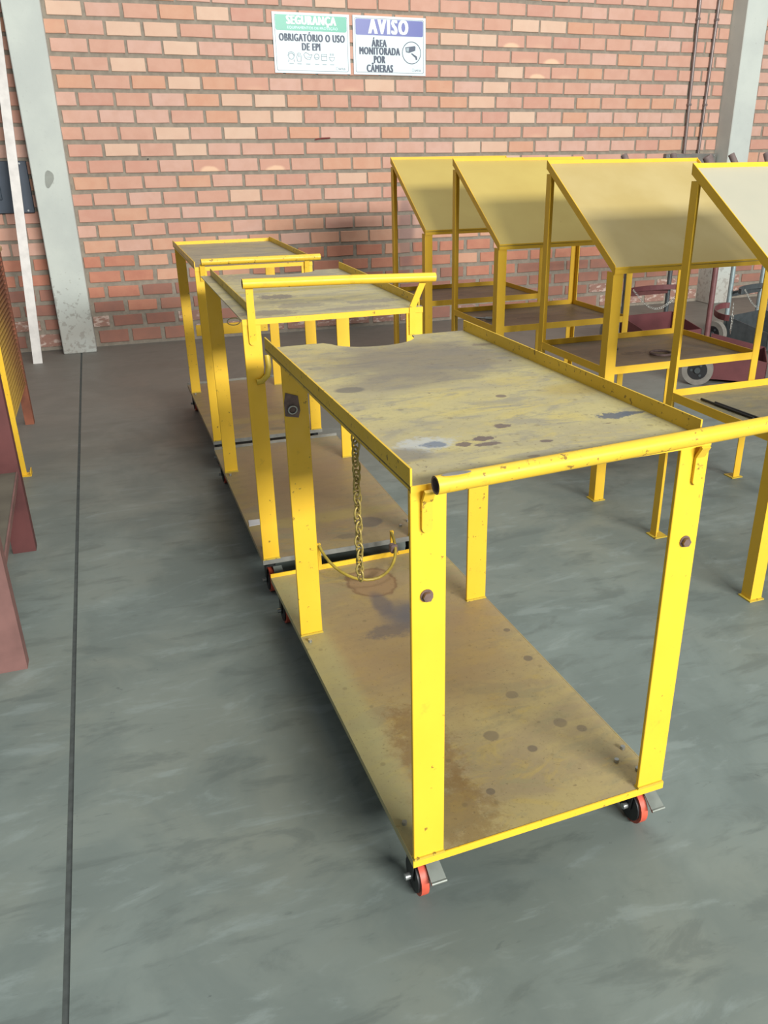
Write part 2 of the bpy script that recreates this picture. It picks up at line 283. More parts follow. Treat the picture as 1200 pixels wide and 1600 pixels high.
# ------------------------------------------------------------------ mesh helpers
class MB:
    def __init__(s): s.v = []; s.f = []; s.mi = []; s.sm = []
    def add(s, vs, fs, mi=0, smooth=False):
        o = len(s.v); s.v += [tuple(v) for v in vs]; s.f += [tuple(i+o for i in f) for f in fs]
        s.mi += [mi]*len(fs); s.sm += [smooth]*len(fs); return s
    def box(s, x0, x1, y0, y1, z0, z1, bev=0.0, mi=0):
        if bev <= 0:
            vs = [(x, y, z) for z in (z0, z1) for y in (y0, y1) for x in (x0, x1)]
            fs = [(0, 2, 3, 1), (4, 5, 7, 6), (0, 1, 5, 4), (2, 6, 7, 3), (0, 4, 6, 2), (1, 3, 7, 5)]
            return s.add(vs, fs, mi)
        bm = bmesh.new(); bmesh.ops.create_cube(bm, size=1.0)
        for v in bm.verts: v.co = Vector((x0+(v.co.x+0.5)*(x1-x0), y0+(v.co.y+0.5)*(y1-y0), z0+(v.co.z+0.5)*(z1-z0)))
        bmesh.ops.bevel(bm, geom=list(bm.edges), offset=bev, segments=1, affect='EDGES')
        bm.verts.index_update(); s.add([v.co[:] for v in bm.verts], [[v.index for v in f.verts] for f in bm.faces], mi); bm.free(); return s
    def prism(s, poly, h0, h1, axis='z', mi=0):
        n = len(poly)
        def P(a, b, h): return {'z': (a, b, h), 'y': (a, h, b), 'x': (h, a, b)}[axis]
        vs = [P(a, b, h0) for a, b in poly]+[P(a, b, h1) for a, b in poly]
        fs = [tuple(range(n)), tuple(range(2*n-1, n-1, -1))]+[(i, i+n, (i+1) % n+n, (i+1) % n) for i in range(n)]
        return s.add(vs, fs, mi)
    def tube(s, pts, r, n=10, cap=True, mi=0, hollow=0.0):
        pts = [Vector(p) for p in pts]; vs = []; fs = []
        T0 = (pts[1]-pts[0]).normalized(); up = Vector((0, 0, 1)) if abs(T0.z) < 0.9 else Vector((1, 0, 0))
        A = T0.cross(up).normalized()
        for i, p in enumerate(pts):
            T = ((pts[min(i+1, len(pts)-1)]-p).normalized()+(p-pts[max(i-1, 0)]).normalized()).normalized() if 0 < i < len(pts)-1 else ((pts[1]-pts[0]) if i == 0 else (pts[-1]-pts[-2])).normalized()
            A = (A-T*A.dot(T)).normalized(); B = T.cross(A)
            rr = r[i] if isinstance(r, (list, tuple)) else r
            for k in range(n):
                a = 2*PI*k/n; vs.append(p+(A*math.cos(a)+B*math.sin(a))*rr)
        for i in range(len(pts)-1):
            for k in range(n):
                fs.append((i*n+k, i*n+(k+1) % n, (i+1)*n+(k+1) % n, (i+1)*n+k))
        s.add(vs, fs, mi, True)
        if cap:
            if hollow:
                for end, sign in ((0, 1), (len(pts)-1, -1)):
                    p = pts[end]; d = (pts[1]-pts[0]).normalized() if end == 0 else (pts[-1]-pts[-2]).normalized()*-1
                    ring = vs[end*n:(end+1)*n]
                    inn = [p+(q-p)*hollow for q in ring]; dp = [q+d*r*2 for q in inn]
                    s.add(list(ring)+inn+dp, [(k, (k+1) % n, n+(k+1) % n, n+k) for k in range(n)]+[(n+k, n+(k+1) % n, 2*n+(k+1) % n, 2*n+k) for k in range(n)]+[tuple(range(2*n, 3*n))], 1 if mi == 0 else mi)
            else:
                s.add(vs[:n], [tuple(range(n-1, -1, -1))], mi); s.add(vs[-n:], [tuple(range(n))], mi)
        return s
    def cyl(s, c, axis, r, h, n=20, mi=0):
        a = Vector(axis).normalized()*h/2; c = Vector(c); return s.tube([c-a, c+a], r, n, True, mi)
    def torus(s, c, axis, R, r, n=20, m=8, mi=0, sx=1.0, up=None):
        ax = Vector(axis).normalized(); u = Vector(up) if up else (Vector((0, 0, 1)) if abs(ax.z) < 0.9 else Vector((1, 0, 0)))
        A = (u-ax*u.dot(ax)).normalized(); B = ax.cross(A); c = Vector(c); vs = []; fs = []
        for i in range(n):
            t = 2*PI*i/n; d = A*math.cos(t)+B*math.sin(t); p = c+A*(math.cos(t)*R*sx)+B*(math.sin(t)*R)
            for k in range(m):
                q = 2*PI*k/m; vs.append(p+d*(r*math.cos(q))+ax*(r*math.sin(q)))
        for i in range(n):
            for k in range(m): fs.append((i*m+k, ((i+1) % n)*m+k, ((i+1) % n)*m+(k+1) % m, i*m+(k+1) % m))
        return s.add(vs, fs, mi, True)
    def build(s, name, mat, parent=None):
        me = bpy.data.meshes.new(name); me.from_pydata(s.v, [], s.f)
        for m in (mat if isinstance(mat, (list, tuple)) else [mat]): me.materials.append(m)
        me.polygons.foreach_set('material_index', s.mi); me.polygons.foreach_set('use_smooth', s.sm); me.update()
        bm = bmesh.new(); bm.from_mesh(me); bmesh.ops.recalc_face_normals(bm, faces=bm.faces); bm.to_mesh(me); bm.free()
        o = bpy.data.objects.new(name, me); COL.objects.link(o)
        if parent: o.parent = parent
        return o

def thing(name, label, cat, loc=(0, 0, 0), rz=0.0, group=None):
    o = bpy.data.objects.new(name, None); COL.objects.link(o); o.empty_display_size = 0.1
    o.location = loc; o.rotation_euler = (0, 0, rz); return tag(o, label, cat, group)
def tag(o, label, cat, group=None):
    o['label'] = label; o['category'] = cat
    if group: o['group'] = group
    return o
def struct(o): o['kind'] = 'structure'; return o
def angle_z(mb, cx, cy, sx, sy, w, t, z0, z1):
    """vertical angle iron: corner at (cx,cy), flanges run to sx, sy"""
    xs = sorted((cx, cx+sx*w)); ys = sorted((cy, cy+sy*t)); mb.box(xs[0], xs[1], ys[0], ys[1], z0, z1)
    xs = sorted((cx, cx+sx*t)); ys = sorted((cy+sy*t, cy+sy*w)); mb.box(xs[0], xs[1], ys[0], ys[1], z0, z1)
    return mb

# ------------------------------------------------------------------ floor
JX = lambda y: -0.296 - (y-1.25)*0.0095          # line of the saw-cut joint
gw = 0.0068
fl = MB()
ya, yb = -9.0, 7.576
fl.prism([(JX(ya)+gw, ya), (11, ya), (11, yb), (JX(yb)+gw, yb)], -0.12, 0.0)
fl.prism([(-7, ya), (JX(ya)-gw, ya), (JX(yb)-gw, yb), (-7, yb)], -0.12, 0.0)
floor = struct(fl.build('floor', FLOOR))
g = MB(); n = 60                                 # ragged, slightly sunk filler of the joint
for i in range(n):
    y0 = ya+(yb-ya)*i/n; y1 = ya+(yb-ya)*(i+1)/n
    g.prism([(JX(y0)-gw*1.2, y0), (JX(y0)+gw*1.2, y0), (JX(y1)+gw*1.2, y1), (JX(y1)-gw*1.2, y1)], -0.10, -0.004)
struct(g.build('trim_1', GROOVE)).parent = floor

# ------------------------------------------------------------------ brick wall
YF = 7.568; YM = 7.577; CC = 0.12109; Z0 = 2.08616; PB = 0.27115; X0 = -0.2173
wall = struct(MB().box(-3.0, 9.5, YM, YM+0.15, 0, 3.6).build('wall_back', MORT))
f_px = 1292.573
def proj(p):
    d = Vector(p)-Vector((0, 0, 1.55)); z = d.dot(F_); return 648.25+f_px*d.dot(R_)/z, 800-f_px*d.dot(U_)/z
special = {}
for k in ((0, 9), (0, 13), (0, 3), (-1, 13), (-1, 1), (1, 4), (1, 5), (1, 12), (2, 6), (2, 10), (2, 14), (2, 5), (3, 4), (3, 15), (4, 12), (4, 13), (4, 3), (4, 1), (-4, 14), (-4, 15), (-4, 0), (-3, 1), (-3, 2), (-2, 3), (3, 2), (-3, 11), (-3, 12)): special[k] = 'pale'
for k in ((-1, 14), (-3, 13), (5, 3), (5, 5), (-2, 15)): special[k] = 'centre'
for k in ((-1, 15), (-3, 14), (-2, 14), (0, 8), (0, 5), (3, 14)): special[k] = 'smear'
for k in ((1, 6), (2, 16), (-1, 3), (1, 3), (0, 0), (5, 8)): special[k] = 'orange'
def tone(r, k):
    if (r, k) in special: return special[(r, k)]
    q = random.random()
    if r >= 15: return 'lime' if q < 0.6 else 'brown'
    if r == 14: return 'brown' if q < 0.8 else 'deep'
    if r == 13: return 'deep' if q < 0.5 else 'brown'
    if r in (11, 12): return 'deep' if q < 0.85 else 'orange'
    if r == 10: return 'pink' if q < 0.6 else 'orange'
    return ('salmon' if q < 0.34 else 'pink' if q < 0.62 else 'red' if q < 0.80 else 'orange' if q < 0.94 else 'pale')
def brick_geo(w_, h_, j, seed):
    rg = random.Random(seed); J = lambda a: (rg.random()-0.5)*a
    d = YM-YF; vs = []; fs = []
    corners = [(-w_/2+J(j), -h_/2+J(j)), (w_/2+J(j), -h_/2+J(j)), (w_/2+J(j), h_/2+J(j)), (-w_/2+J(j), h_/2+J(j))]
    pts = []
    for i in range(4):                            # two points per side keep the edge uneven
        a = corners[i]; b = corners[(i+1) % 4]; pts.append(a)
        for tt in (0.35, 0.7): pts.append((a[0]+(b[0]-a[0])*tt+J(j*0.7), a[1]+(b[1]-a[1])*tt+J(j*0.7)))
    m = len(pts); fr = J(0.003)
    for ring, (yy, s_) in enumerate(((d+0.004, 1.0), (0.0035+fr, 1.0), (fr, 0.975))):
        for (a, b) in pts: vs.append((a*s_ if ring < 2 else a-math.copysign(0.003, a), yy, b if ring < 2 else b-math.copysign(0.003, b)))
    for q in range(2):
        for i in range(m): fs.append((q*m+i, q*m+(i+1) % m, (q+1)*m+(i+1) % m, (q+1)*m+i))
    fs.append(tuple(range(2*m, 3*m)))
    return vs, fs
cells = []
COLS = [(-0.49, -0.235), (5.875, 6.125)]
for r in range(-12, 17):
    off = 0.0 if r % 2 == 0 else 0.5
    for k in range(-11, 37):
        xa = X0+(k+off)*PB; xb = xa+PB
        zt = Z0-r*CC; zb = zt-CC
        if r == 16: zb = 0.012
        if xa < -2.9 or xb > 9.4 or zt > 3.58: continue
        x0, x1 = xa, xb
        for (c0, c1) in COLS:                      # bricks are cut at the columns
            if x0 >= c0 and x1 <= c1: x0 = x1 = 0; break
            if x0 < c0 < x1 <= c1+PB and x0 < c0-0.02: x1 = min(x1, c0+0.01)
            elif c0 <= x0 < c1 < x1: x0 = c1-0.01
        if x1-x0 < 0.05: continue
        jv = 0.029+random.uniform(-0.002, 0.003); jh = 0.019+random.uniform(-0.006, 0.008)
        if r >= 11: jv += 0.006; jh += 0.014
        w_ = x1-x0-jh; h_ = zt-zb-jv
        if w_ < 0.03: continue
        cx, cz = (x0+x1)/2+random.uniform(-.002, .002), (zt+zb)/2+random.uniform(-.0015, .0015)
        cells.append((r, k, cx, cz, w_, h_, tone(r, k)))
# which are seen largest: inside the frame and not behind the furniture, the boards or a column
def seen(c):
    r, k, cx, cz, w_, h_, t = c
    P = [proj((cx+sx*w_/2, YF, cz+sz*h_/2)) for sx in (-1, 1) for sz in (-1, 1)]
    xs = [p[0] for p in P]; ys = [p[1] for p in P]
    a = max(0, min(1200, max(xs))-max(0, min(xs)))*max(0, min(1600, max(ys))-max(0, min(ys)))
    x, y = sum(xs)/4, sum(ys)/4
    if x > 620 and 258 < y < 350: a = 0
    if x > 850 and 250 < y < 410: a = 0
    if x > 940 and y > 430: a = 0
    if 300 < x < 620 and y > 450: a *= 0.5
    if 430 < x < 655 and 25 < y < 112: a = 0
    return a
order = sorted(cells, key=seen, reverse=True)
single = set(id(c) for c in order[:300])
cache = {}; field = MB(); tl = list(BM)
for c in cells:
    r, k, cx, cz, w_, h_, t = c
    if id(c) in single:
        key = (round(w_*200), round(h_*300), t, random.randint(0, 2))
        if key not in cache:
            vs, fs = brick_geo(key[0]/200, key[1]/300, 0.006 if r >= 11 else 0.0035, hash(key[:2]+(key[3], tl.index(t))))
            o = MB().add(vs, fs).build('brick', BM[t], wall); cache[key] = o.data
        else:
            o = bpy.data.objects.new('brick', cache[key]); COL.objects.link(o); o.parent = wall
        o.location = (cx, YF, cz)
    else:
        vs, fs = brick_geo(w_, h_, 0.004, random.random())
        tt = t if t not in ('centre', 'smear') else 'salmon'
        field.add([(a+cx, b+YF, d+cz) for a, b, d in vs], fs, tl.index(tt))
fo = field.build('brick_field', [BM[t] for t in tl], wall); fo['kind'] = 'stuff'

# small drill mark and red scratch on bricks
MB().cyl((0.385, YF-0.0012, 1.475), (0, 1, 0), 0.006, 0.004, 8).build('drill_hole', BLACK, wall)
MB().prism([(1.768, 1.605), (1.800, 1.612), (1.905, 1.618), (1.900, 1.628), (1.83, 1.626), (1.768, 1.614)], YF-0.0045, YF-0.002, 'y').build('red_scratch', plain('dark_red_mark', L(112, 40, 36), 0.8), wall)

# columns
def column(name, x0, x1, y0):
    o = struct(MB().box(x0, x1, y0, YM+0.02, 0, 3.6, 0.006).build(name, CONC)); return o
cl = column('trim_2', -0.490, -0.232, 7.363)
column('trim_3', 5.878, 6.128, 7.363)
# repaired patch on the left column
pt = []
for i in range(16):
    a = 2*PI*i/16; q = 1+0.12*math.sin(3*a+1); pt.append((-0.372+0.032*q*math.cos(a)+0.012*math.sin(a), 1.345+0.062*q*math.sin(a)))
MB().prism(pt, 7.3605, 7.3625, 'y').build('mortar_patch', PATCH, cl)

# ------------------------------------------------------------------ warning boards
def text_mesh(name, s, size, x, z, mat, parent, sx=0.8, bold=0.0, align='CENTER', y=-0.0052, space=1.0):
    """lettering as a thin relief; bold is the extra stroke width"""
    cu = bpy.data.curves.new(name, 'FONT'); cu.body = s; cu.size = size; cu.align_x = align; cu.align_y = 'CENTER'
    cu.extrude = 0; cu.resolution_u = 3; cu.space_character = space; cu.offset = 0.0012 if size > 0.08 else 0.0
    o = bpy.data.objects.new(name, cu); COL.objects.link(o)
    me = bpy.data.meshes.new_from_object(o.evaluated_get(bpy.context.evaluated_depsgraph_get()))
    bpy.data.objects.remove(o)
    mb = MB(); n = 5 if bold > 0.001 else 1
    vs = [v.co.copy() for v in me.vertices]; fs = [tuple(p.vertices) for p in me.polygons]
    for k in range(n):
        d = (k/(n-1)-0.5)*bold*1.3 if n > 1 else 0
        mb.add([(x+v.x*sx+d, y-v.z-k*0.0006, z+v.y) for v in vs], fs)
    return mb.build(name, mat, parent)
def flat(name, col, rough=0.3):
    t = NT(name); return t.out(col, rough, 0, 0.5)
WHITE = flat('board_white', L(206, 220, 224), 0.42); GREEN = flat('board_green', L(52, 160, 132), 0.36); BLUE = flat('board_blue', L(72, 84, 158), 0.36)
TXT = flat('board_text_grey', L(74, 86, 104), 0.5); TXW = flat('board_text_white', L(226, 234, 238), 0.5); FAINT = flat('board_faint_grey', L(160, 176, 182), 0.5)
def rounded(x0, x1, z0, z1, r, n=5):
    P = []
    for (cx, cz, a0) in ((x1-r, z1-r, 0), (x0+r, z1-r, PI/2), (x0+r, z0+r, PI), (x1-r, z0+r, 1.5*PI)):
        for i in range(n+1): a = a0+PI/2*i/n; P.append((cx+r*math.cos(a), cz+r*math.sin(a)))
    return P
def outline(mb, P, w_, y0=-0.0045, y1=-0.004):
    n = len(P); cx = sum(p[0] for p in P)/n; cz = sum(p[1] for p in P)/n
    for i in range(n):
        a = Vector(P[i]); b = Vector(P[(i+1) % n])
        if (b-a).length < 1e-6: continue
        na = (Vector((cx, cz))-a); nb = (Vector((cx, cz))-b)
        a2 = a+Vector((math.copysign(w_, na.x) if abs(na.x) > w_ else 0, math.copysign(w_, na.y) if abs(na.y) > w_ else 0))
        b2 = b+Vector((math.copysign(w_, nb.x) if abs(nb.x) > w_ else 0, math.copysign(w_, nb.y) if abs(nb.y) > w_ else 0))
        mb.add([(a.x, y0, a.y), (b.x, y0, b.y), (b2.x, y0, b2.y), (a2.x, y0, a2.y)], [(0, 1, 2, 3)])
    return mb
def board(name, x0, x1, z0, z1, tilt, label):
    W_, H_ = x1-x0, z1-z0
    t = thing(name, label, 'sign', (x0, YF-0.006, z0)); t.rotation_euler = (0, tilt, 0)
    MB().box(0, W_, -0.0035, 0.006, 0, H_, 0.001).build('panel', WHITE, t)
    outline(MB(), rounded(0.018, W_-0.018, 0.018, H_-0.018, 0.012), 0.0022).build('border', TXT, t)
    return t, W_, H_
SA, W_, H_ = board('safety_board', 1.465, 2.102, 2.109, 2.542, 0.004, 'white board with a green heading band reading SEGURANÇA, fixed to the brick wall')
MB().prism(rounded(0.024, W_-0.024, 0.305, 0.415, 0.016), -0.0048, -0.0036, 'y').build('heading_band', GREEN, SA)
text_mesh('heading', 'SEGURANÇA', 0.086, W_/2, 0.376, TXW, SA, 0.72, 0.0075, space=1.18)
text_mesh('subheading', 'EQUIPAMENTOS DE PROTEÇÃO', 0.026, W_/2+0.01, 0.326, flat('board_pale_green', L(170, 226, 212)), SA, 1.12, 0.0006)
text_mesh('lettering', 'OBRIGATÓRIO O USO', 0.076, W_/2+0.002, 0.254, TXT, SA, 0.63, 0.0055, space=1.16)
text_mesh('lettering', 'DE EPI', 0.076, W_/2-0.01, 0.190, TXT, SA, 0.64, 0.0055, space=1.16)
text_mesh('maker_name', 'SATUS', 0.020, W_-0.075, 0.038, TXT, SA, 1.0, 0.0003)
outline(MB(), rounded(W_-0.125, W_-0.108, 0.030, 0.052, 0.004), 0.002).build('maker_mark', FAINT, SA)
def ic(parts, x):                                   # faint protective-equipment pictograms
    mb = MB()
    for kind, *a in parts:
        if kind == 'o': mb.torus((x+a[0], -0.0046, 0.118+a[1]), (0, 1, 0), a[2], 0.0022, 20, 4)
        if kind == 'l': mb.tube([(x+p, -0.0046, 0.118+q) for p, q in a[0]], 0.0020, 4)
        if kind == 'b': mb.box(x+a[0], x+a[1], -0.0048, -0.0040, 0.118+a[2], 0.118+a[3])
    mb.build('pictogram', FAINT, SA)['kind'] = 'stuff'
cap_ = ('b', -0.018, 0.018, -0.052, -0.046)
ic([('o', 0, 0.005, 0.022), ('l', [(-0.028, 0.008), (-0.022, 0.03), (0, 0.038), (0.022, 0.03), (0.028, 0.008)]), ('l', [(-0.02, -0.02), (-0.026, -0.036)]), ('l', [(0.02, -0.02), (0.026, -0.036)]), cap_], 0.140)
ic([('l', [(-0.016, -0.03), (-0.02, 0.0), (-0.01, 0.03)]), ('l', [(-0.004, 0.0), (0.0, 0.034)]), ('l', [(0.006, 0.0), (0.012, 0.03)]), ('l', [(0.02, 0.012), (0.014, -0.03)]), ('l', [(-0.016, -0.03), (0.014, -0.03)]), cap_], 0.205)
ic([('l', [(-0.034, 0.018), (-0.02, 0.034), (0.0, 0.028), (0.014, 0.016), (0.036, 0.02)]), ('l', [(-0.034, 0.018), (-0.022, -0.006), (-0.004, -0.014), (0.018, -0.016), (0.036, 0.02)]), ('b', -0.012, 0.026, 0.0, 0.004), cap_], 0.278)
ic([('o', 0, 0.006, 0.020), ('l', [(-0.014, 0.0), (0.014, 0.0)]), cap_], 0.352)
ic([('l', [(-0.022, -0.02), (-0.022, 0.024), (0.022, 0.024), (0.022, -0.02), (-0.022, -0.02)]), ('l', [(-0.022, 0.010), (0.022, 0.010)]), cap_], 0.415)
ic([('b', -0.016, -0.004, 0.016, 0.032), ('b', 0.004, 0.016, 0.016, 0.032), ('l', [(-0.022, 0.006), (-0.018, -0.014), (0.0, -0.024), (0.018, -0.014), (0.022, 0.006), (-0.022, 0.006)]), cap_], 0.480)

AV, W_, H_ = board('camera_notice_board', 2.130, 2.769, 2.108, 2.540, 0.006, 'white board with a blue band reading AVISO and a camera symbol')
MB().prism(rounded(0.024, W_-0.024, 0.292, 0.408, 0.012), -0.0048, -0.0036, 'y').build('heading_band', BLUE, AV)
text_mesh('heading', 'AVISO', 0.152, W_/2-0.01, 0.350, TXW, AV, 0.66, 0.012, space=1.30)
for s_, x_, z_ in (('ÁREA', 0.225, 0.232), ('MONITORADA', 0.228, 0.174), ('POR', 0.225, 0.112), ('CÂMERAS', 0.228, 0.046)):
    text_mesh('lettering', s_, 0.078, x_, z_, TXT, AV, 0.60, 0.0060, space=1.18)
text_mesh('maker_name', 'SATUS', 0.020, W_-0.072, 0.040, TXT, AV, 1.0, 0.0003)
outline(MB(), rounded(W_-0.122, W_-0.105, 0.032, 0.054, 0.004), 0.002).build('maker_mark', FAINT, AV)
cxr, czr = 0.512, 0.172
MB().torus((cxr, -0.0042, czr), (0, 1, 0), 0.082, 0.0026, 40, 6).build('symbol_ring', TXT, AV)
cm = MB()
cm.prism([(cxr-0.056, czr+0.040), (cxr+0.028, czr+0.052), (cxr+0.036, czr+0.046), (cxr+0.034, czr+0.018), (cxr-0.020, czr+0.000), (cxr-0.050, czr+0.004)], -0.0052, -0.0040, 'y')
cm.prism([(cxr-0.006, czr-0.006), (cxr+0.004, czr-0.002), (cxr+0.048, czr-0.026), (cxr+0.052, czr-0.050), (cxr+0.038, czr-0.052), (cxr+0.034, czr-0.036)], -0.0052, -0.0040, 'y')
cm.build('camera_symbol', TXT, AV)
cm = MB(); cm.prism([(cxr-0.050, czr+0.034), (cxr-0.022, czr+0.038), (cxr-0.026, czr+0.008), (cxr-0.045, czr+0.010)], -0.0058, -0.0052, 'y'); cm.build('camera_lens', FAINT, AV)

# ------------------------------------------------------------------ conduits, cover plate, leaning strip
def conduit(x, xb, lab):
    t = thing('conduit_pipe', lab, 'pipe', (xb, YF-0.018, 0))
    MB().tube([(0, 0, 1.467), ((x-xb), 0, 3.5)], 0.015, 12).build('pipe', PIPEM, t)
    for z in (1.9, 2.62): MB().box(-0.019+(x-xb)*(z-1.4)/2.1, 0.019+(x-xb)*(z-1.4)/2.1, -0.0165, 0.016, z-0.01, z+0.01, 0.003).build('clip', PIPEM, t)
conduit(5.475, 5.497, 'thin steel conduit pipe on the brick wall, the left one of two')
conduit(5.715, 5.664, 'thin steel conduit pipe on the brick wall, the right one next to the column')
t = thing('junction_box', 'low grey metal box on the wall where the two conduits end', 'electrical box', (5.56, YF, 1.27))
MB().box(-0.29, 0.30, -0.05, 0.0, 0.0, 0.195, 0.004).build('box_body', plain('box_grey', L(118, 116, 110), 0.6), t)
for x in (-0.26, 0.27): MB().cyl((x, -0.052, 0.175), (0, 1, 0), 0.008, 0.006, 10).build('screw', ZINC, t)
t = thing('switch_cover', 'dark blue metal wall cover left of the left concrete column', 'electrical box', (-0.72, YF, 1.095))
MB().box(-0.24, 0.195, -0.035, 0.0, 0.0, 0.378, 0.004).build('cover', BOXM, t)
MB().box(-0.10, -0.02, -0.045, -0.034, 0.10, 0.21, 0.004).build('latch', plain('latch_blue', L(52, 66, 78), 0.4), t)
for x, z in ((0.145, 0.36), (0.150, 0.018)): MB().cyl((x, -0.038, z), (0, 1, 0), 0.007, 0.008, 10).build('screw', ZINC, t)
t = thing('metal_strip', 'long pale metal strip leaning on the wall left of the concrete column', 'metal strip', (-0.674, 7.10, 0))
mb = MB(); mb.add([(-0.034, 0, 0), (0.034, 0, 0), (0.034, 0.004, 0), (-0.034, 0.004, 0), (0.116, 0.448, 3.0), (0.184, 0.448, 3.0), (0.184, 0.452, 3.0), (0.116, 0.452, 3.0)],
    [(0, 1, 2, 3), (4, 7, 6, 5), (0, 4, 5, 1), (2, 6, 7, 3), (1, 5, 6, 2), (0, 3, 7, 4)])
mb.add([(0.030, 0.004, 0), (0.034, 0.004, 0), (0.034, 0.03, 0), (0.030, 0.03, 0), (0.18, 0.452, 3.0), (0.184, 0.452, 3.0), (0.184, 0.462, 3.0), (0.18, 0.462, 3.0)],
    [(0, 1, 2, 3), (4, 7, 6, 5), (0, 4, 5, 1), (2, 6, 7, 3), (1, 5, 6, 2), (0, 3, 7, 4)])
mb.build('strip', plain('pale_strip', L(214, 210, 204), 0.5, 0.1, 0.08, 14), t)

# ------------------------------------------------------------------ trolleys
def caster(parent, u, v, zd, pedal=True):
    c = MB(); zt = zd-0.002
    c.box(u-0.028, u+0.028, v-0.035, v+0.035, zt-0.006, zt, 0.0); c.cyl((u, v, zt-0.016), (0, 0, 1), 0.022, 0.022, 14)
    for s_ in (-1, 1): c.prism([(v-0.020, zt-0.026), (v+0.024, zt-0.026), (v+0.014, 0.040), (v-0.012, 0.040)], u+s_*0.017-0.0015, u+s_*0.017+0.0015, 'x')
    c.box(u-0.018, u+0.018, v-0.020, v+0.024, zt-0.029, zt-0.024)
    co = c.build('caster', BLACK, parent)
    MB().cyl((u, v, 0.048), (1, 0, 0), 0.048, 0.018, 24).build('tyre', TYRE, co)
    MB().cyl((u, v, 0.048), (1, 0, 0), 0.040, 0.028, 20).build('hub', HUB, co)
    MB().cyl((u-0.024, v, 0.048), (1, 0, 0), 0.008, 0.014, 8).build('axle_bolt', ZINC, co)
    if pedal:
        p = MB(); p.add([(u+0.008, v-0.02, zt-0.03), (u+0.040, v-0.02, zt-0.03), (u+0.044, v-0.062, zt-0.058), (u+0.008, v-0.062, zt-0.058),
                         (u+0.008, v-0.02, zt-0.034), (u+0.040, v-0.02, zt-0.034), (u+0.044, v-0.062, zt-0.063), (u+0.008, v-0.062, zt-0.063)],
                        [(0, 1, 2, 3), (4, 7, 6, 5), (0, 4, 5, 1), (3, 2, 6, 7), (0, 3, 7, 4), (1, 5, 6, 2)])
        p.tube([(u+0.008, v-0.062, zt-0.060), (u+0.044, v-0.062, zt-0.060)], 0.004, 8); p.build('brake_pedal', PEDAL, co)

def arc_poly(W, L, cu, ru, dv, left=None):
    """deck outline with a shallow round notch in the far edge"""
    P = [(0, 0), (W, 0), (W, L)]
    n = 14
    for i in range(n+1):
        a = PI*i/n; P.append((cu+ru*math.cos(a), L-dv*math.sin(a)**0.8))
    P.append((0, L)); return P
def bar(mb, p, q, w_, t_, mi=0):
    """flat bar between two points, w_ across x, t_ thick"""
    p = Vector(p); q = Vector(q); d = (q-p).normalized(); a = Vector((1, 0, 0)); a = (a-d*a.dot(d)).normalized(); b = d.cross(a)
    vs = [c+a*s1*w_/2+b*s2*t_/2 for c in (p, q) for s1, s2 in ((-1, -1), (1, -1), (1, 1), (-1, 1))]
    return mb.add(vs, [(0, 3, 2, 1), (4, 5, 6, 7), (0, 1, 5, 4), (1, 2, 6, 5), (2, 3, 7, 6), (3, 0, 4, 7)], mi)

